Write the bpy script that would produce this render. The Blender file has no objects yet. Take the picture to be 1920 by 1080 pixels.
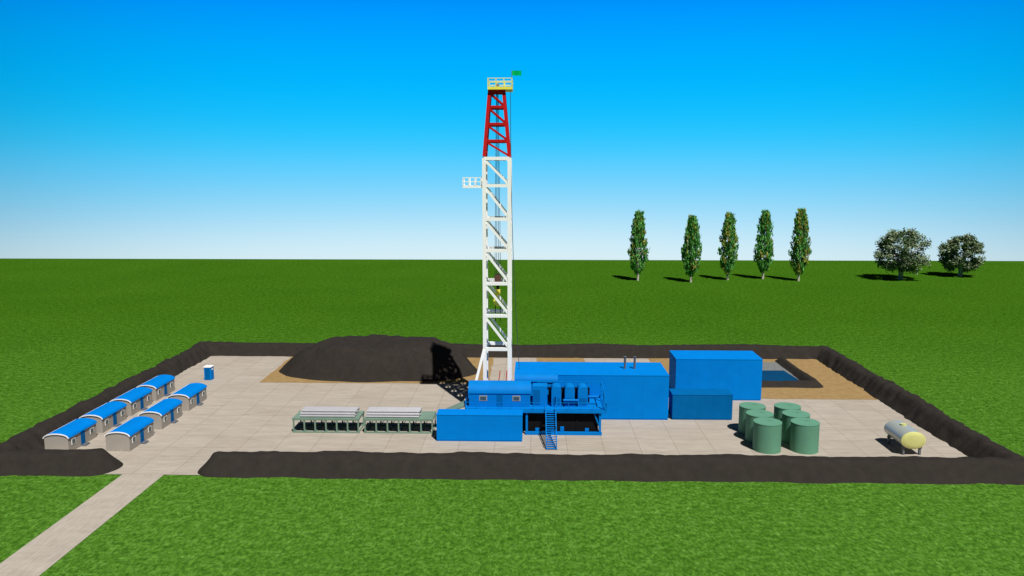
import bpy, bmesh, math, random
from mathutils import Vector, Matrix, noise
random.seed(7)
scene=bpy.context.scene
R=math.radians

# ---------------------------------------------------------------- materials
def newmat(name):
    m=bpy.data.materials.new(name); m.use_nodes=True
    nt=m.node_tree; b=nt.nodes['Principled BSDF']
    return m,nt,b
def N(nt,t,**k):
    n=nt.nodes.new(t)
    for a,v in k.items(): setattr(n,a,v)
    return n
def coords(nt): 
    return N(nt,'ShaderNodeTexCoord').outputs['Object']
def noise_tex(nt,co,scale,detail=4,rough=.55,vec=None):
    n=N(nt,'ShaderNodeTexNoise'); n.inputs['Scale'].default_value=scale
    n.inputs['Detail'].default_value=detail; n.inputs['Roughness'].default_value=rough
    if vec:
        mp=N(nt,'ShaderNodeMapping'); mp.inputs['Scale'].default_value=vec
        nt.links.new(co,mp.inputs['Vector']); co=mp.outputs['Vector']
    nt.links.new(co,n.inputs['Vector']); return n.outputs['Fac']
def ramp(nt,fac,stops,interp='LINEAR'):
    r=N(nt,'ShaderNodeValToRGB'); r.color_ramp.interpolation=interp; e=r.color_ramp.elements
    while len(e)<len(stops): e.new(.5)
    for i,(p,c) in enumerate(stops):
        e[i].position=p; e[i].color=(c[0],c[1],c[2],1)
    nt.links.new(fac,r.inputs['Fac']); return r.outputs['Color']
def mixc(nt,fac,a,b,mode='MIX'):
    m=N(nt,'ShaderNodeMix',data_type='RGBA',blend_type=mode)
    for v,s in ((fac,m.inputs[0]),(a,m.inputs[6]),(b,m.inputs[7])):
        if hasattr(v,'links'): nt.links.new(v,s)
        elif isinstance(v,(int,float)): s.default_value=v
        else: s.default_value=(v[0],v[1],v[2],1)
    return m.outputs[2]
def bump(nt,b,h,strength,dist):
    bp=N(nt,'ShaderNodeBump'); bp.inputs['Strength'].default_value=strength; bp.inputs['Distance'].default_value=dist
    nt.links.new(h,bp.inputs['Height']); nt.links.new(bp.outputs['Normal'],b.inputs['Normal'])
def paint(name,col,rough=.45,var=.12,metal=0.,scale=.6,spec=.3):
    m,nt,b=newmat(name); co=coords(nt)
    f=noise_tex(nt,co,scale,5,.6)
    lo=[c*(1-var) for c in col]; hi=[min(1,c*(1+var)) for c in col]
    nt.links.new(ramp(nt,f,[(.3,lo),(.7,hi)]),b.inputs['Base Color'])
    b.inputs['Roughness'].default_value=rough; b.inputs['Metallic'].default_value=metal
    b.inputs['Specular IOR Level'].default_value=spec
    return m
BLUE=paint('blue_paint',(0,.195,.64),.7,.06,spec=.04)
BLUE2=paint('blue_paint_rig',(0,.18,.57),.6,.07,spec=.08)
DKBLUE=paint('dark_blue_paint',(0,.120,.36),.7,.08,spec=.05)
WHITE=paint('white_paint',(.93,.93,.93),.5,.02)
RED=paint('red_paint',(.50,.010,.010),.5,.08,spec=.1)
YEL=paint('yellow_paint',(.85,.78,.10),.5,.08)
BLACK=paint('black_steel',(.008,.008,.009),.8,.2,spec=.05)
CABLE=paint('steel_cable',(.05,.06,.07),.6,.1)
WALL=paint('cabin_wall',(.36,.33,.29),.7,.06,spec=.1)
GLASS=paint('window_glass',(.05,.09,.10),.15,.1,spec=.5)
RACK=paint('green_grey_steel',(.17,.26,.20),.6,.1,spec=.15)
PIPE=paint('galvanised_pipe',(.50,.50,.53),.4,.06,metal=.4)
TANK=paint('green_tank_paint',(.115,.285,.19),.6,.06,spec=.1)
CREAM=paint('silver_cream_paint',(.48,.52,.47),.3,.06,metal=.3)
YEND=paint('yellow_end_paint',(.60,.60,.22),.5,.08)
FLAG=paint('green_cloth',(.0,.45,.12),.9,.1,spec=.05)
BARK=paint('pale_bark',(.50,.46,.40),.9,.2,scale=3)
GREYSTEEL=paint('grey_steel',(.12,.13,.15),.5,.15)
BROWN=paint('brown_steel',(.10,.05,.035),.6,.15)

def grass_mat():
    m,nt,b=newmat('grass'); co=coords(nt)
    a=noise_tex(nt,co,.9,6,.78)
    s=noise_tex(nt,co,2.8,6,.8,(1.0,.6,1))
    big=noise_tex(nt,co,.035,4,.6)
    c=ramp(nt,a,[(.30,(.030,.090,.006)),(.5,(.056,.162,.012)),(.70,(.098,.240,.030))])
    c2=ramp(nt,s,[(.34,(.28,.36,.28)),(.5,(.98,.98,.98)),(.66,(2.0,1.7,1.9))])
    c=mixc(nt,.9,c,c2,'MULTIPLY')
    c3=ramp(nt,big,[(.3,(.88,.92,.86)),(.7,(1.09,1.05,1.08))])
    c=mixc(nt,1.,c,c3,'MULTIPLY')
    # grass anisotropy painted into the base colour: lighter near side, deeper green far field
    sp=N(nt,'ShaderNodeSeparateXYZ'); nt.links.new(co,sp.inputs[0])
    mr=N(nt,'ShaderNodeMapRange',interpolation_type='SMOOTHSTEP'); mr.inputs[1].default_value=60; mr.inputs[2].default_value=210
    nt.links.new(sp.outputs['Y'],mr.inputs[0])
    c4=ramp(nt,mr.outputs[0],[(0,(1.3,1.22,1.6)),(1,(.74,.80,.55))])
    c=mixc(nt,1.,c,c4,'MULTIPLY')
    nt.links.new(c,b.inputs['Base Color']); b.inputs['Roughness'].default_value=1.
    b.inputs['Specular IOR Level'].default_value=.0
    bump(nt,b,s,.7,.3)
    return m
def concrete_mat(name='concrete_slabs',joints=True):
    m,nt,b=newmat(name); co=coords(nt)
    f=noise_tex(nt,co,.5,6,.7,(.35,1.6,1))
    st=noise_tex(nt,co,1.0,6,.75,(.35,5,1) if joints else (5,.35,1))
    c=ramp(nt,f,[(.3,(.385,.340,.290)),(.7,(.475,.425,.365))])
    c2=ramp(nt,st,[(.32,(.76,.75,.74)),(.68,(1.12,1.12,1.12))])
    c=mixc(nt,.9,c,c2,'MULTIPLY')
    if joints:
        br=N(nt,'ShaderNodeTexBrick'); br.offset=0.; br.squash=1.
        nt.links.new(co,br.inputs['Vector'])
        br.inputs['Scale'].default_value=1.; br.inputs['Brick Width'].default_value=4.6; br.inputs['Row Height'].default_value=4.6
        br.inputs['Mortar Size'].default_value=.06; br.inputs['Mortar Smooth'].default_value=.8
        br.inputs['Color1'].default_value=(1,1,1,1); br.inputs['Color2'].default_value=(.93,.92,.91,1); br.inputs['Mortar'].default_value=(.66,.64,.61,1)
        c=mixc(nt,1.,c,br.outputs['Color'],'MULTIPLY')
    nt.links.new(c,b.inputs['Base Color']); b.inputs['Roughness'].default_value=.9
    b.inputs['Specular IOR Level'].default_value=.05
    return m
def earth_mat(name,c0,c1,bs=.6):
    m,nt,b=newmat(name); co=coords(nt)
    f=noise_tex(nt,co,1.0,6,.55)
    nt.links.new(ramp(nt,f,[(.3,c0),(.7,c1)]),b.inputs['Base Color'])
    b.inputs['Roughness'].default_value=.95; b.inputs['Specular IOR Level'].default_value=.03
    bump(nt,b,noise_tex(nt,co,2.0,5,.6),bs,.25)
    return m
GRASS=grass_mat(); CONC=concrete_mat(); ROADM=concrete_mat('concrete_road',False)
EARTH=earth_mat('dark_earth',(.028,.024,.021),(.036,.031,.027),.28)
SAND=earth_mat('sand',(.27,.175,.075),(.35,.235,.105),.2)
LIN=earth_mat('pond_lining',(.15,.16,.16),(.21,.22,.22),.2)
WATER=paint('pond_water',(.002,.035,.075),.25,.15,spec=.12)

# ---------------------------------------------------------------- builder
class Obj:
    def __init__(s,name,loc=(0,0,0)):
        s.name=name; s.loc=Vector(loc); s.parts={}
    def part(s,p,mat):
        if p not in s.parts: s.parts[p]=([],[],mat)
        return s.parts[p]
    def add(s,p,mat,vs,fs):
        V,F,_=s.part(p,mat); o=len(V)
        V.extend(Vector(v) for v in vs); F.extend(tuple(i+o for i in f) for f in fs)
    def box(s,p,mat,x0,x1,y0,y1,z0,z1):
        s.add(p,mat,[(x0,y0,z0),(x1,y0,z0),(x1,y1,z0),(x0,y1,z0),(x0,y0,z1),(x1,y0,z1),(x1,y1,z1),(x0,y1,z1)],
          [(3,2,1,0),(4,5,6,7),(0,1,5,4),(1,2,6,5),(2,3,7,6),(3,0,4,7)])
    def beam(s,p,mat,a,b,w,h=None):
        h=h or w; a=Vector(a); b=Vector(b); d=(b-a).normalized()
        up=Vector((0,0,1)) if abs(d.z)<.9 else Vector((0,1,0))
        r=d.cross(up).normalized(); u=r.cross(d)
        vs=[]
        for q in (a,b):
            for i,j in ((-1,-1),(1,-1),(1,1),(-1,1)): vs.append(q+r*i*w/2+u*j*h/2)
        s.add(p,mat,vs,[(0,1,2,3),(7,6,5,4),(0,4,5,1),(1,5,6,2),(2,6,7,3),(3,7,4,0)])
    def cyl(s,p,mat,a,b,r0,r1=None,n=16,ell=1.0):
        r1=r0 if r1 is None else r1; a=Vector(a); b=Vector(b); d=(b-a).normalized()
        up=Vector((0,0,1)) if abs(d.z)<.9 else Vector((0,1,0))
        r=d.cross(up).normalized(); u=r.cross(d); vs=[]
        for q,rr in ((a,r0),(b,r1)):
            for i in range(n):
                t=2*math.pi*i/n; vs.append(q+r*math.cos(t)*rr+u*math.sin(t)*rr*ell)
        fs=[(i,(i+1)%n,n+(i+1)%n,n+i) for i in range(n)]
        fs.append(tuple(range(n))[::-1]); fs.append(tuple(range(n,2*n)))
        s.add(p,mat,vs,fs)
    def arch(s,p,mat,axis,a0,a1,c0,c1,z0,rise,n=12):
        vs=[];m=(c0+c1)/2;hw=(c1-c0)/2
        for a in (a0,a1):
            for i in range(n+1):
                t=math.pi*i/n; c=m+hw*math.cos(t); z=z0+rise*math.sin(t)
                vs.append((a,c,z) if axis=='x' else (c,a,z))
        k=n+1
        fs=[(i,i+1,k+i+1,k+i) for i in range(n)]
        fs+= [tuple(range(k))[::-1],tuple(range(k,2*k)),(0,k,2*k-1,n)]
        s.add(p,mat,vs,fs)
    def done(s,smooth=(),bev=0):
        e=bpy.data.objects.new(s.name,None); e.location=s.loc; e.empty_display_size=.5
        scene.collection.objects.link(e)
        for p,(V,F,mat) in s.parts.items():
            me=bpy.data.meshes.new(p); me.from_pydata([v-s.loc for v in V],[],F); me.materials.append(mat)
            bm=bmesh.new(); bm.from_mesh(me); bmesh.ops.recalc_face_normals(bm,faces=bm.faces); bm.to_mesh(me); bm.free()
            o=bpy.data.objects.new(p,me); scene.collection.objects.link(o); o.parent=e
            if p in smooth:
                for f in me.polygons: f.use_smooth=True
                try: me.set_sharp_from_angle(angle=R(40))
                except Exception: pass
            if bev:
                b=o.modifiers.new('bevel','BEVEL'); b.width=bev; b.segments=2; b.limit_method='ANGLE'
        return e
def sheet(name,mat,poly,z):
    me=bpy.data.meshes.new(name); me.from_pydata([(x,y,z) for x,y in poly],[],[tuple(range(len(poly)))])
    me.materials.append(mat); o=bpy.data.objects.new(name,me); scene.collection.objects.link(o); return o
def meshobj(name,V,F,mats,idx=None,smooth=True):
    me=bpy.data.meshes.new(name); me.from_pydata(V,[],F)
    for m in mats: me.materials.append(m)
    if idx: me.polygons.foreach_set('material_index',idx)
    if smooth: me.polygons.foreach_set('use_smooth',[True]*len(F))
    o=bpy.data.objects.new(name,me); scene.collection.objects.link(o); return o

# ---------------------------------------------------------------- ground
V=[];F=[]
xs=[-2500,-900,-300,0,300,900,2500]
prof=[(-600,0),(0,0),(150,0),(300,0),(326,0),(331,-.25),(340,-1.4),(380,-9),(700,-90),(2500,-600)]
for y,z in prof:
    for x in xs: V.append((x,y,z))
n=len(xs)
for j in range(len(prof)-1):
    for i in range(n-1): F.append((j*n+i,j*n+i+1,(j+1)*n+i+1,(j+1)*n+i))
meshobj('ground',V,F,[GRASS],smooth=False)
PX0,PX1,PY0,PY1=-61.6,53.9,87.2,148.6
sheet('concrete_pad',CONC,[(PX0,PY0),(PX1,PY0),(PX1,PY1),(PX0,PY1)],.03)
sheet('road',ROADM,[(-47,-80),(-42.2,-80),(-42.2,PY0-.01),(-47,PY0-.01)],.03)
def ragged(poly,amp=.35,step=1.2):
    out=[]
    for k in range(len(poly)):
        a=Vector(poly[k]+(0,));b=Vector(poly[(k+1)%len(poly)]+(0,)); m=max(1,int((b-a).length/step)); nrm=Vector((b.y-a.y,a.x-b.x,0)).normalized()
        for i in range(m):
            p=a.lerp(b,i/m)+nrm*noise.noise(Vector((k*7+i*.4,3,1)))*amp*(1 if i else 0); out.append((p.x,p.y))
    return out
sheet('sand',SAND,ragged([(-45.3,128.8),(-30,128.6),(-7,129.2),(-7,148.4),(-45.6,148.4)]),.05)
sheet('sand',SAND,ragged([(1.0,139),(10,139),(10,148.4),(1.0,148.4)]),.05)
sheet('sand',SAND,ragged([(22,120.8),(53.7,120.7),(53.7,148.4),(22,148.4)],.25),.05)
sheet('pond_lining',LIN,[(30,129),(46,129),(46,145.6),(30,145.6)],.07)
sheet('pond_water',WATER,[(36.6,130.4),(45.2,130.4),(44.6,139.0),(38.0,139.0)],.09)

def segd(p,a,b):
    ax,ay=a;bx,by=b;dx,dy=bx-ax,by-ay
    t=max(0,min(1,((p[0]-ax)*dx+(p[1]-ay)*dy)/(dx*dx+dy*dy)))
    return math.hypot(p[0]-ax-t*dx,p[1]-ay-t*dy)
def bank(name,path,half,top,h,res,amp,mat):
    x0=min(p[0] for p in path)-half-1; x1=max(p[0] for p in path)+half+1
    y0=min(p[1] for p in path)-half-1; y1=max(p[1] for p in path)+half+1
    nx=int((x1-x0)/res)+1; ny=int((y1-y0)/res)+1
    hs={}
    for j in range(ny):
        for i in range(nx):
            x=x0+i*res;y=y0+j*res
            d=min(segd((x,y),path[k],path[k+1]) for k in range(len(path)-1))
            if d>half+1.0: continue
            rough=1.15 if (x>50 or x<-58) else .4
            d+=noise.noise(Vector((x*.2,y*.2,3)))*.35*amp+noise.noise(Vector((x*.75,y*.75,8)))*.40*amp*rough
            t=min((half-d)/(half-top),1)
            z=h*max(-.3,t if t<.75 else .75+.25*math.sin((t-.75)/.25*math.pi/2))
            z+=amp*(noise.noise(Vector((x*.11,y*.11,0)))*.30+noise.noise(Vector((x*.8,y*.8,5)))*.20*rough)*max(0,min(1,t*2))
            hs[(i,j)]=z
    V=[];idx={};F=[]
    for k,z in hs.items():
        idx[k]=len(V); V.append((x0+k[0]*res,y0+k[1]*res,z))
    for (i,j) in hs:
        q=[(i,j),(i+1,j),(i+1,j+1),(i,j+1)]
        if all(c in hs for c in q) and max(hs[c] for c in q)>-.05: F.append(tuple(idx[c] for c in q))
    return meshobj(name,V,F,[mat])
bank('earth_berm',[(-36.4,89.1),(55.8,89.1),(55.8,150.6),(-63.6,150.6),(-63.6,89.1),(-50.8,89.1)],2.5,.7,2.05,.4,1.,EARTH)
bank('pond_bank',[(33,128.6),(46.4,128.6),(46.4,146)],1.3,.2,.9,.25,.7,EARTH)

# dirt mound
V=[];F=[];nx,ny=120,64
for j in range(ny+1):
    for i in range(nx+1):
        x=-46+i*(38.0/nx); y=128.5+j*(19.5/ny)
        u=(x+26.8)/17.6; v=(y-138.4)/8.9
        d=(abs(u)**2.5+abs(v)**2.3)**(1/2.4)
        d+=noise.noise(Vector((x*.16,y*.2,1)))*.06
        t=1-d
        if t>0:
            s=min(1,t/.42); z=4.7*(1-(1-s)**1.6)
            z+=min(1,t*4)*(noise.noise(Vector((x*.2,y*.2,4)))*.45+noise.noise(Vector((x*.6,y*.35,9)))*.30)
            z+=.30*math.exp(-((u+.35)/.3)**2)*min(1,t*3)
            z+=.55*math.exp(-((u-.35)/.3)**2)*min(1,t*3)
        else: z=t*6
        V.append((x,y,z))
for j in range(ny):
    for i in range(nx):
        a=j*(nx+1)+i; q=(a,a+1,a+nx+2,a+nx+1)
        if max(V[k][2] for k in q)>-.02: F.append(q)
meshobj('dirt_mound',V,F,[EARTH])

# ---------------------------------------------------------------- derrick
o=Obj('drilling_derrick',(-4.75,112,0))
X0,X1,Y0,Y1=-6.5,-3.05,110,114
lv=[3.4,10.0,14.76,19.28,23.87,28.2,32.77,36.44]
for x in (X0,X1):
    for y in (Y0,Y1): o.beam('leg_white',WHITE,(x,y,3.4),(x,y,36.5),.5)
for i,z in enumerate(lv[1:]):
    o.beam('girt',WHITE,(X0,Y0-.03,z),(X1,Y0-.03,z),.40,.44)
    o.beam('girt',WHITE,(X0,Y1+.03,z),(X1,Y1+.03,z),.40,.44)
    for x in (X0-.02,X1+.02): o.beam('girt_side',WHITE,(x,Y0,z-.03),(x,Y1,z-.03),.36,.36)
    z0=lv[i]
    if i>0:
        o.beam('brace',WHITE,(X0,Y0-.01,z-.1),(X1,Y0-.01,z0+.1),.30,.32)
        o.beam('brace',WHITE,(X0,Y1+.01,z-.1),(X1,Y1+.01,z0+.1),.28,.30)
        for x in (X0,X1): o.beam('brace_side',WHITE,(x,Y0,z0+.1),(x,Y1,z-.1),.24,.24)
o.beam('lower_strut',WHITE,(X0-.1,Y0-.1,10),(X0-1.7,Y0-1.0,3.6),.36)
o.beam('lower_strut',WHITE,(X0-.1,Y1,10),(X0-1.7,Y1+1,3.6),.36)
def rp(z):
    t=(z-36.44)/(45.56-36.44)
    return X0+t*.75,X1-t*.80,Y0+t*.9,Y1-t*.9
rl=[36.7,38.8,41.05,43.35,45.4]
for a,b in ((0,2),(0,3),(1,2),(1,3)):
    p=rp(36.7);q=rp(45.56); o.beam('leg_red',RED,(p[a],p[b],36.7),(q[a],q[b],45.56),.44)
for i,z in enumerate(rl):
    x0,x1,y0,y1=rp(z)
    if i>0:
        for y in (y0-.02,y1+.02): o.beam('girt_red',RED,(x0,y,z),(x1,y,z),.34,.36)
        for x in (x0,x1): o.beam('girt_red_side',RED,(x,y0,z-.02),(x,y1,z-.02),.28,.28)
    if i<4:
        u=rp(rl[i+1])
        o.beam('brace_red',RED,(u[0],u[2],rl[i+1]-.1),(x1,y0,z+.1),.24,.26)
        o.beam('brace_red',RED,(u[0],u[3],rl[i+1]-.1),(x1,y1,z+.1),.22,.24)
        for k in (0,1): o.beam('brace_red_side',RED,((x0,x1)[k],y0,z+.1),((u[0],u[1])[k],u[3],rl[i+1]-.1),.2,.2)
cx0,cx1,cy0,cy1=-6.0,-2.65,110.2,113.8
o.box('crown_deck',YEL,cx0,cx1,cy0,cy1,45.62,46.0)
for z in (46.55,47.1):
    for y in (cy0+.05,cy1-.05): o.beam('crown_rail',YEL,(cx0,y,z),(cx1,y,z),.09)
    for x in (cx0+.05,cx1-.05): o.beam('crown_rail_side',YEL,(x,cy0,z-.005),(x,cy1,z-.005),.08)
for i in range(4):
    x=cx0+.06+(cx1-cx0-.12)*i/3
    for y in (cy0+.06,cy1-.06): o.beam('crown_post',YEL,(x,y,46.0),(x,y,47.14),.1)
o.cyl('crown_sheave',GREYSTEEL,(-4.9,111.8,46.2),(-4.5,111.8,46.2),.35,n=20)
o.cyl('flag_pole',GREYSTEEL,(-2.72,110.4,46),(-2.72,110.4,48.15),.04,n=8)
fv=[];ff=[]
for i in range(9):
    for j in range(2): fv.append((-2.68+i*.155,110.4+.05*math.sin(i*.9),47.45+j*.66-.004*i))
for i in range(8): ff.append((2*i,2*i+2,2*i+3,2*i+1))
o.add('flag',FLAG,fv,ff)
mx0,mx1,my0,my1=-9.45,-6.78,110.0,112.2
o.box('board_deck',WHITE,mx0,mx1,my0,my1,32.45,32.8)
for z in (33.3,33.85):
    for y in (my0+.05,my1-.05): o.beam('board_rail',WHITE,(mx0,y,z),(mx1,y,z),.11)
    o.beam('board_rail_side',WHITE,(mx0+.05,my0,z-.01),(mx0+.05,my1,z-.01),.10)
for i in range(4):
    x=mx0+.06+(mx1-mx0-.2)*i/3
    for y in (my0+.06,my1-.06): o.beam('board_post',WHITE,(x,y,32.75),(x,y,33.9),.12)
for x in (-5.15,-4.9,-4.6,-4.35): o.cyl('drill_line',CABLE,(x,112,20.2),(x*.3-4.75*.7,112,45.6),.035,n=6)
o.box('travelling_block',BROWN,-5.2,-4.3,111.6,112.4,18.9,19.6)
o.cyl('travelling_sheave',BROWN,(-4.75,111.65,19.9),(-4.75,112.35,19.9),.5,n=16)
o.box('block_yoke',BLACK,-4.95,-4.55,111.8,112.2,18.2,18.9)
o.box('hook_body',YEL,-5.1,-4.4,111.7,112.3,17.4,18.2)
pts=[Vector((-4.75+.5*math.cos(t),112,16.5+.55*math.sin(t))) for t in [R(a) for a in range(100,371,27)]]
o.beam('hook',YEL,(-4.75,112,17.5),pts[0],.28)
for a,b in zip(pts,pts[1:]): o.beam('hook',YEL,a,b,.28)
o.cyl('elevator_link',BLACK,(-5.1,112,16),(-5.1,112,13.6),.06,n=6); o.cyl('elevator_link',BLACK,(-4.4,112,16),(-4.4,112,13.6),.06,n=6)
gp=[Vector((-2.9,110.2,45.6))+(Vector((-1.7,112.5,6.5))-Vector((-2.9,110.2,45.6)))*t+Vector((-.35*math.sin(t*math.pi),0,0)) for t in [i/12 for i in range(13)]]
for a,b in zip(gp,gp[1:]): o.cyl('guy_line',CABLE,a,b,.04,n=6)
o.beam('red_lever',RED,(-4.6,109.6,5.0),(-4.35,109.6,7.0),.12); o.beam('red_lever',RED,(-3.55,109.6,5.0),(-3.4,109.6,7.0),.12)
o.done(smooth=('guy_line','drill_line'))

# ---------------------------------------------------------------- rig floor / substructure
o=Obj('rig_substructure',(1,106,0))
DZ=3.4
o.box('floor_deck',BLUE2,-8.8,10.0,102.4,114.8,DZ-.22,DZ)
o.box('floor_edge',BLUE2,-8.85,10.05,102.33,102.45,DZ-.30,DZ+.06)
for x in (-.55,9.15):
    for y in (102.7,106,109): o.beam('column',BLUE2,(x,y,.3),(x,y,DZ-.22),.28)
o.box('skid',BLUE2,-.75,9.4,102.5,102.9,.04,.42); o.box('skid_rear',BLUE2,-.75,9.4,108.8,109.2,.04,.42)
for x in (-8.4,-7.0): 
    for y in (103.2,109.0,114.4): o.beam('column_left',BLUE2,(x,y,0.03),(x,y,DZ-.22),.3)
for x in (-3,1.6): o.beam('column_rear',BLUE2,(x,109.1,0.03),(x,109.1,DZ-.22),.28)
o.beam('brace',BLUE2,(9.15,102.7,.4),(9.15,106,DZ-.3),.2); o.beam('brace',BLUE2,(9.15,106,.4),(9.15,109,DZ-.3),.2)
o.beam('brace_front',BLUE2,(8.3,102.72,DZ-.3),(9.1,102.72,1.2),.16)
o.box('dark_interior_fill',BLACK,-.38,8.9,103.1,108.4,.05,DZ-.24)  # black box added to paint in the shaded interior under the deck
o.box('dark_fill_rib',BLACK,2.6,2.8,103.0,103.1,.1,DZ-.3); o.box('dark_fill_rib',BLACK,6.0,6.2,103.0,103.1,.1,DZ-.3)  # ribs on the black shade fill
o.box('pump_skid',BLACK,-8.2,-1.3,103.6,108.6,.05,2.6)
for i,x in enumerate((.6,3.9,7.2)):
    o.box('pump',BLUE2,x,x+.5,102.95,103.09,.45,.85+.2*(i%2)) 
def rail(x0,y0,x1,y1,z,h=1.05,step=1.6,p='railing',mat=BLUE2):
    L=math.hypot(x1-x0,y1-y0);n=max(1,round(L/step))
    for k in range(n+1):
        t=k/n;x=x0+(x1-x0)*t;y=y0+(y1-y0)*t
        o.beam(p+'_post',mat,(x,y,z),(x,y,z+h),.07)
    for f in (.5,1.): o.beam(p,mat,(x0,y0,z+h*f),(x1,y1,z+h*f),.06)
rail(-8.7,102.5,1.85,102.5,DZ); rail(3.3,102.5,9.9,102.5,DZ); rail(9.92,102.5,9.92,109,DZ); rail(-8.72,102.5,-8.72,109,DZ)
for x,y in ((9.6,103),(9.6,107),(7.6,107)): o.beam('frame_post',BLUE2,(x,y,DZ),(x,y,6.1),.13)
o.beam('frame_top',BLUE2,(.8,107,6.1),(9.6,107,6.1),.14); o.beam('frame_top',BLUE2,(9.6,103,6.1),(9.6,107,6.1),.13)
o.beam('frame_diag',BLUE2,(9.6,103,6.1),(10.0,102.5,DZ+.1),.12)
o.box('doghouse_wall',BLUE2,-8.3,-.1,104.0,107.0,DZ+.01,5.25)
o.arch('doghouse_roof',BLUE2,'x',-8.4,0.0,103.9,107.1,5.25,1.35,16)
for x in (-6.4,-1.95):
    o.box('window_frame',WALL,x-.52,x+.52,103.95,104.0,4.25,4.95); o.box('window_pane',GLASS,x-.40,x+.40,103.92,103.955,4.36,4.84)
o.box('doghouse_door',DKBLUE,-4.6,-3.8,103.96,104.0,3.45,5.1)
o.box('drawworks_wall',BLUE2,-2.2,3.6,107.6,109.2,DZ+.01,6.0)
o.arch('drawworks_roof',BLUE2,'x',-2.3,3.7,107.4,109.4,6.0,.95,14)
o.box('control_cabinet',BLUE2,.25,2.2,104.6,106.4,DZ+.01,6.1)
o.box('control_cabinet_door',DKBLUE,.35,1.2,104.56,104.6,DZ+.2,5.6)
for x in (2.75,4.55,6.3):
    o.box('engine_hood',BLUE2,x,x+1.3,104.2,106.4,DZ+.01,5.7)
    o.arch('engine_hood_top',BLUE2,'y',104.2,106.4,x,x+1.3,5.7,.45,12)
    o.box('engine_grille',DKBLUE,x+.2,x+1.1,104.15,104.2,DZ+.35,4.6)
o.box('engine_backing',BLACK,2.4,8.0,106.45,106.9,DZ+.01,5.4)  # black slab behind the hoods, keeps the gaps between them dark
o.cyl('exhaust_pipe',BLUE2,(3.4,104.0,5.0),(3.4,104.0,3.6),.14,n=10)
o.cyl('mud_pipe',BLUE2,(4.3,103.9,4.4),(6.3,103.9,4.4),.16,n=10)
o.cyl('mud_pipe',BLUE2,(7.7,105,4.6),(9.3,105,4.6),.16,n=10)
for x in (1.95,3.25):
    o.beam('stringer',BLUE2,(x,102.3,DZ-.1),(x,96.7,.1),.1,.28)
    o.beam('stair_handrail',BLUE2,(x,102.3,DZ+.95),(x,96.9,1.1),.08)
    for t in (.0,.25,.5,.75,1.): 
        y=102.2+(96.9-102.2)*t; z=DZ+(.15-DZ)*t; o.beam('stair_post',BLUE2,(x,y,z),(x,y,z+.98),.07)
for i in range(17):
    t=(i+.5)/17; y=102.3+(96.7-102.3)*t; z=DZ-.05+(.1-DZ)*t
    o.box('tread',BLUE2,2.0,3.2,y-.12,y+.12,z-.03,z+.03)
o.add('vdoor_ramp',RACK,[(-13.2,104.3,1.9),(-8.9,104.3,DZ),(-8.9,107.5,DZ),(-12.2,107.5,1.9),(-13.2,104.3,1.75),(-8.9,104.3,DZ-.15),(-8.9,107.5,DZ-.15),(-12.2,107.5,1.75)],
   [(0,1,2,3),(7,6,5,4),(0,4,5,1),(1,5,6,2),(2,6,7,3),(3,7,4,0)])
for y in (104.5,107.2): o.beam('ramp_leg',RACK,(-12.1,y,0.03),(-12.1,y,1.95),.2)
o.done(smooth=('doghouse_roof','drawworks_roof','engine_hood_top','mud_pipe','exhaust_pipe'))

# ---------------------------------------------------------------- blue box buildings
def boxbuilding(name,x0,x1,y0,y1,h,mat,extra=None,seams=0):
    o=Obj(name,((x0+x1)/2,(y0+y1)/2,0))
    o.box('skid',mat,x0+.04,x1-.04,y0+.04,y1-.04,.035,.2)
    o.box('walls',mat,x0,x1,y0,y1,.2,h-.12)
    o.box('roof',mat,x0-.03,x1+.03,y0-.03,y1+.03,h-.12,h)
    for k in range(1,seams):
        x=x0+(x1-x0)*k/seams; o.box('panel_seam',mat,x-.03,x+.03,y0-.012,y0,.25,h-.16)
    if extra: extra(o)
    return o.done(bev=.02)
def chim(o):
    for x in (13.55,14.95):
        o.cyl('exhaust_stack',GREYSTEEL,(x,113.3,6.5),(x,113.3,8.2),.17,n=14)
        o.cyl('stack_cap',GREYSTEEL,(x,113.3,8.2),(x,113.3,8.3),.23,n=14)
boxbuilding('generator_house',-2.3,19.3,109.5,117.3,6.5,BLUE,chim,6)
boxbuilding('boiler_house',22.1,35.2,119.8,125.8,6.5,BLUE,None,4)
boxbuilding('equipment_container',19.9,28.3,109.7,112.8,3.7,DKBLUE,None,3)
boxbuilding('shipping_container',-12.2,-1.1,99.7,102.2,3.6,BLUE,None,4)

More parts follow.
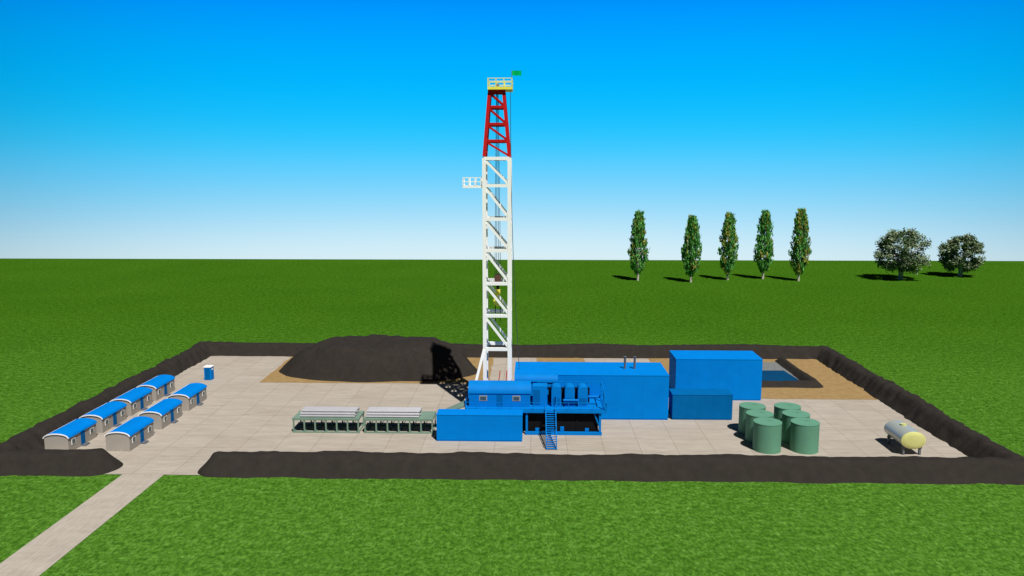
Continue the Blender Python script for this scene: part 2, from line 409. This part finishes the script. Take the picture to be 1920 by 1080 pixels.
# ---------------------------------------------------------------- pipe racks
def rack(x0,x1,px0,px1):
    o=Obj('pipe_rack',((x0+x1)/2,104.4,0)); y0,y1=102.8,106.1
    for y in (y0,y1):
        o.box('top_beam',RACK,x0,x1,y-.13,y+.13,1.75,2.05); o.box('bottom_beam',RACK,x0,x1,y-.12,y+.12,.035,.2)
        n=6
        for i in range(n+1):
            x=x0+.15+(x1-x0-.3)*i/n; o.box('post',RACK,x-.09,x+.09,y-.09,y+.09,.2,1.75)
            if i<n and y==y1:
                xb=x0+.15+(x1-x0-.3)*(i+1)/n; o.beam('brace',RACK,(x,y,.25),(xb,y,1.7),.08)
    n=6
    for i in range(n+1):
        x=x0+.15+(x1-x0-.3)*i/n
        o.box('cross_beam',RACK,x-.1,x+.1,y0+.13,y1-.13,1.78,2.02); o.box('cross_foot',RACK,x-.08,x+.08,y0+.12,y1-.12,.05,.18)
    o.box('deck_plate',RACK,x0+.05,x1-.05,y0+.13,y1-.13,2.022,2.045)
    r=.16
    for lay,nn in ((0,9),(1,8),(2,6)):
        for k in range(nn):
            y=104.45+(k-(nn-1)/2)*2*r*1.02; z=2.05+r+lay*r*1.75; dx=random.uniform(-.12,.12)
            o.cyl('pipe',PIPE,(px0+dx,y,z),(px1+dx,y,z),r-.015,n=12)
    o.done(smooth=('pipe',))
rack(-31.9,-22.9,-30.9,-23.5); rack(-22.3,-13.0,-22.0,-14.9)

# ---------------------------------------------------------------- tanks
for x in (29.6,34.25):
    for y in (97.5,101.0,104.5):
        o=Obj('storage_tank',(x,y,0)); h=3.65
        o.cyl('shell',TANK,(x,y,.035),(x,y,h),1.70,n=48)
        o.cyl('top_rim',TANK,(x,y,h-.06),(x,y,h+.03),1.72,n=48)
        o.cyl('base_rim',TANK,(x,y,.034),(x,y,.1),1.72,n=48)
        o.cyl('manhole',TANK,(x+.5,y+.5,h+.03),(x+.5,y+.5,h+.08),.3,n=16)
        o.done(smooth=('shell','top_rim','base_rim'))
o=Obj('fuel_tank',(46.9,98,0)); yA,yB=95.7,100.6;cz=1.95
def ellring(y,a,b,n=40): return [(46.9+a*math.cos(2*math.pi*i/n),y,cz+b*math.sin(2*math.pi*i/n)) for i in range(n)]
def loft(p,mat,rings):
    n=len(rings[0]);vs=[v for r in rings for v in r];fs=[]
    for k in range(len(rings)-1):
        for i in range(n): fs.append((k*n+i,k*n+(i+1)%n,(k+1)*n+(i+1)%n,(k+1)*n+i))
    fs.append(tuple(range(n))); fs.append(tuple(range((len(rings)-1)*n,len(rings)*n)))
    o.add(p,mat,vs,fs)
loft('shell',CREAM,[ellring(yA,1.5,1.08),ellring(yB,1.5,1.08),ellring(yB+.25,1.2,.85),ellring(yB+.35,.6,.45)])
loft('end_cap',YEND,[ellring(yA-.18,.8,.6),ellring(yA-.13,1.2,.87),ellring(yA-.01,1.51,1.09),ellring(yA+.10,1.52,1.10)])
o.cyl('hatch',YEND,(46.9,98.6,2.95),(46.9,98.6,3.18),.38,n=20)
for x in (45.9,47.9):
    for y in (96.1,100.1): o.box('leg',GREYSTEEL,x-.12,x+.12,y-.15,y+.15,.035,1.2)
for y in (96.1,100.1): o.box('saddle',GREYSTEEL,45.7,48.1,y-.12,y+.12,.85,1.08)
o.done(smooth=('shell','end_cap'))

# ---------------------------------------------------------------- camp cabins
def cabin(x0,y0,w=3.0,L=6.4):
    x1=x0+w;y1=y0+L; o=Obj('camp_cabin',((x0+x1)/2,(y0+y1)/2,0))
    o.box('walls',WALL,x0,x1,y0,y1,.035,1.95)
    o.arch('gable_fill',WALL,'y',y0+.003,y1-.003,x0,x1,1.95,.5,14)
    n=14; m=(x0+x1)/2
    def shell(p,mat,ya,yb,t0,t1,ex):
        vs=[]
        for y in (ya,yb):
            for rr,zz in ((w/2+.12+ex,.62+ex),(w/2+.02,.505)):
                for i in range(n+1):
                    t=t0+(t1-t0)*i/n; vs.append((m+rr*math.cos(t),y,1.92+zz*math.sin(t)))
        k=n+1;fs=[]
        for i in range(n):
            fs+=[(i,i+1,2*k+i+1,2*k+i),(k+i,k+i+1,3*k+i+1,3*k+i),(i,i+1,k+i+1,k+i),(2*k+i,2*k+i+1,3*k+i+1,3*k+i)]
        fs+=[(0,k,3*k,2*k),(n,k+n,3*k+n,2*k+n)]
        o.add(p,mat,vs,fs)
    shell('roof',BLUE,y0-.02,y1+.12,0,math.pi,0)
    shell('roof_painted_glint',WHITE,y0-.12,y0-.022,0,math.pi,.01)  # white stripe paints in the bright rim at the roof's front edge
    shell('roof_painted_sheen',WHITE,y0-.0,y1+.1,R(138),R(179),.015)  # pale reflection on the left roof flank, painted as a white strip
    ym=(y0+y1)/2
    o.box('door',DKBLUE,x1,x1+.04,ym-.45,ym+.45,.1,1.85)
    for yc in (y0+1.1,y1-1.1):
        o.box('window_frame',WHITE,x1,x1+.04,yc-.42,yc+.42,.85,1.6); o.box('window_pane',GLASS,x1+.035,x1+.055,yc-.32,yc+.32,.93,1.52)
    o.box('step',GREYSTEEL,x1+.01,x1+.6,ym-.5,ym+.5,.035,.2)
    o.done(smooth=('roof','roof_painted_glint','roof_painted_sheen','gable_fill'))
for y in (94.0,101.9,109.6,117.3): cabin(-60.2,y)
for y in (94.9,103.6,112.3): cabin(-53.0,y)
o=Obj('portable_toilet',(-54.4,130.5,0))
o.box('body',BLUE,-55.0,-53.8,130,131.2,.035,2.2); o.box('door',DKBLUE,-54.8,-54.0,129.96,130,.15,2.0)
o.box('roof',WHITE,-55.06,-53.74,129.9,131.26,2.2,2.36); o.box('vent_panel',WHITE,-53.8,-53.77,130.3,130.9,1.7,1.95)
o.done(bev=.03)

# ---------------------------------------------------------------- trees
def leafmat(name,c):
    m,nt,b=newmat(name); co=coords(nt)
    f=noise_tex(nt,co,1.3,3,.6)
    nt.links.new(ramp(nt,f,[(.3,[v*.65 for v in c]),(.7,[v*1.35 for v in c])]),b.inputs['Base Color'])
    b.inputs['Roughness'].default_value=.8; b.inputs['Specular IOR Level'].default_value=.1
    return m
PG=[leafmat('leaf_green',(.12,.36,.075)),leafmat('leaf_green_deep',(.06,.23,.065)),leafmat('leaf_yellow',(.36,.37,.07)),leafmat('leaf_olive',(.27,.24,.06))]
RG=[leafmat('leaf_sage',(.17,.23,.12)),leafmat('leaf_sage_light',(.31,.37,.23)),leafmat('leaf_dark',(.07,.12,.05))]
def leafquad(V,F,c,up,w,h):
    a=random.uniform(0,2*math.pi); r=Vector((math.cos(a),math.sin(a),random.uniform(-.3,.3))).normalized()
    u=(up+Vector((random.gauss(0,.3),random.gauss(0,.3),random.gauss(0,.2)))).normalized()
    r=(r-u*r.dot(u)).normalized(); k=len(V)
    V.extend([c-r*w*.5,c-u*h*.5*.3+r*w*.55,c+u*h,c-u*h*.6]); 
    F.append((k,k+3,k+1,k+2))
def treeobj(name,x,y,bark,V,F,I,mats):
    e=bpy.data.objects.new(name,None); e.location=(x,y,0); scene.collection.objects.link(e)
    o=meshobj('foliage',V,F,mats,I,False); o.parent=e
    me=bpy.data.meshes.new('trunk'); me.from_pydata(bark[0],[],bark[1]); me.materials.append(BARK)
    t=bpy.data.objects.new('trunk',me); scene.collection.objects.link(t); t.parent=e
def limb(B,a,b,r0,r1,n=8):
    a=Vector(a);b=Vector(b);d=(b-a).normalized();up=Vector((0,0,1)) if abs(d.z)<.9 else Vector((0,1,0))
    r=d.cross(up).normalized();u=r.cross(d);k=len(B[0])
    for q,rr in ((a,r0),(b,r1)):
        for i in range(n): t=2*math.pi*i/n;B[0].append(q+r*math.cos(t)*rr+u*math.sin(t)*rr)
    for i in range(n): B[1].append((k+i,k+(i+1)%n,k+n+(i+1)%n,k+n+i))
def poplar(x,y,H,yellow):
    V=[];F=[];I=[];B=([],[])
    limb(B,(0,0,-.2),(.1,0,4),.42,.34); limb(B,(.1,0,4),(0,0,H*.9),.3,.05)
    for k in range(16):
        a=random.uniform(0,6.28);z=random.uniform(2.0,H*.6); L=random.uniform(1.2,2.4)
        limb(B,(0,0,z),(math.cos(a)*L,math.sin(a)*L,z+L*1.7),.12,.03,5)
    def rad(t):
        P=[(0,.6),(.08,1.9),(.20,2.9),(.33,3.15),(.55,2.7),(.75,2.15),(.9,1.6),(1,.9)]
        for (a,ra),(b,rb) in zip(P,P[1:]):
            if t<=b: return ra+(rb-ra)*(t-a)/(b-a)
        return .3
    for c in range(300):
        t=random.random(); a=random.uniform(0,6.28); r=rad(t)*math.sqrt(random.uniform(.12,1))*random.uniform(.85,1.08)
        z=2.8+t*(H-3.9); mi=random.choices([0,1,2,3],[.64-.2*yellow,.2,.10+.25*yellow,.03+.10*yellow])[0]
        for q in range(15):
            cc=Vector((math.cos(a)*r+random.gauss(0,.22),math.sin(a)*r+random.gauss(0,.22),z+random.uniform(-.9,.9)))
            leafquad(V,F,cc,Vector((math.cos(a)*.2,math.sin(a)*.2,1)),random.uniform(.28,.46),random.uniform(.5,.85)); I.append(mi if random.random()<.85 else random.choice((0,1)))
    treeobj('poplar_tree',x,y,B,V,F,I,PG)
for (x,y,H,yl) in ((35.1,263,23.2,.2),(51.8,259.3,21.8,.1),(65,265,22.8,.7),(77.5,268,23.2,.0),(87.7,263,24,.9)): poplar(x,y,H,yl)
def roundtree(x,y,H,W,z0):
    V=[];F=[];I=[];B=([],[])
    limb(B,(0,0,-.2),(.2,0,H*.28),.85,.6,10)
    cz=(H+z0)/2;hz=(H-z0)/2*.9
    cs=[]
    for k in range(135):
        a=random.uniform(0,6.28);s=random.uniform(-.95,1);rr=math.sqrt(max(0,1-s*s*.92))*random.uniform(.5,1.0)
        cs.append(Vector((math.cos(a)*rr*W*.46,math.sin(a)*rr*W*.46,cz+s*hz*random.uniform(.8,1))))
    for k,c in enumerate(cs):
        if k%5==0:
            m=Vector((c.x*.35,c.y*.35,H*.28+(c.z-H*.28)*.5)); limb(B,(.2,0,H*.26),m,.34,.18,6); limb(B,m,c,.18,.05,5)
        mi=random.choices([0,1,2],[.45,.3,.25])[0]
        for q in range(80):
            d=Vector((random.gauss(0,1),random.gauss(0,1),random.gauss(0,.7))); d=d.normalized()*random.uniform(.3,1.)*W*.09
            leafquad(V,F,c+d,Vector((random.gauss(0,1),random.gauss(0,1),random.gauss(0,.6))).normalized(),random.uniform(.34,.55),random.uniform(.34,.55)); I.append(mi if random.random()<.6 else random.choice((0,1,2)))
    treeobj('broadleaf_tree',x,y,B,V,F,I,RG)
roundtree(123,267.8,17.2,19.2,1.6); roundtree(147.5,277,14.8,15.2,.6)

# ---------------------------------------------------------------- light
sd=Vector((.43,-.90,0)).normalized(); EL=R(58)
sdir=Vector((sd.x*math.cos(EL),sd.y*math.cos(EL),math.sin(EL)))
L=bpy.data.lights.new('sun','SUN'); L.energy=5.0; L.angle=R(.55); L.color=(1,.97,.92)
lo=bpy.data.objects.new('sun',L); lo.rotation_euler=sdir.to_track_quat('Z','Y').to_euler(); lo.location=(60,-100,120); scene.collection.objects.link(lo)
w=bpy.data.worlds.new('World'); scene.world=w; w.use_nodes=True; nt=w.node_tree; bg=nt.nodes['Background']
tc=N(nt,'ShaderNodeTexCoord').outputs['Generated']
sp=N(nt,'ShaderNodeSeparateXYZ'); nt.links.new(tc,sp.inputs[0])
mr=N(nt,'ShaderNodeMapRange'); mr.inputs[1].default_value=-.2; mr.inputs[2].default_value=.3
nt.links.new(sp.outputs['Z'],mr.inputs[0])
def zp(z): return (z+.2)/.5
col=ramp(nt,mr.outputs[0],[(zp(-.19),(.45,.55,.56)),(zp(-.108),(.84,.95,.96)),(zp(-.045),(.33,.71,.94)),(zp(.02),(.05,.60,1.02)),(zp(.075),(.0,.53,1.06)),(zp(.146),(0,.41,1.06)),(zp(.206),(0,.29,1.03)),(zp(.29),(0,.13,.55))],'B_SPLINE')
sky=N(nt,'ShaderNodeTexSky',sky_type='NISHITA'); sky.sun_disc=False; sky.sun_elevation=EL; sky.sun_rotation=math.atan2(sd.x,sd.y)
sm=N(nt,'ShaderNodeVectorMath',operation='SCALE'); sm.inputs['Scale'].default_value=.05; nt.links.new(sky.outputs[0],sm.inputs[0])
m2=N(nt,'ShaderNodeMapRange',interpolation_type='SMOOTHSTEP'); m2.inputs[1].default_value=.24; m2.inputs[2].default_value=.4; nt.links.new(sp.outputs['Z'],m2.inputs[0])
c=mixc(nt,m2.outputs[0],col,sm.outputs[0])
# the sky is clearest straight north and darkens away to the sides
nd=N(nt,'ShaderNodeMapRange',interpolation_type='SMOOTHSTEP'); nd.inputs[1].default_value=.5; nd.inputs[2].default_value=.99; nd.inputs[3].default_value=.16; nd.inputs[4].default_value=1.
nt.links.new(sp.outputs['Y'],nd.inputs[0])
c=mixc(nt,1.,c,nd.outputs[0],'MULTIPLY')
nt.links.new(c,bg.inputs['Color']); bg.inputs['Strength'].default_value=1.

# ---------------------------------------------------------------- camera
cam=bpy.data.cameras.new('camera'); co=bpy.data.objects.new('camera',cam); scene.collection.objects.link(co)
cam.sensor_width=36; cam.lens=1500/1920*36; cam.clip_end=6000; cam.clip_start=.5
co.location=(0,0,34); co.rotation_euler=(R(90-7.93),0,R(1.4)); scene.camera=co
scene.view_settings.view_transform='Standard'; scene.view_settings.look='None'; scene.view_settings.exposure=0
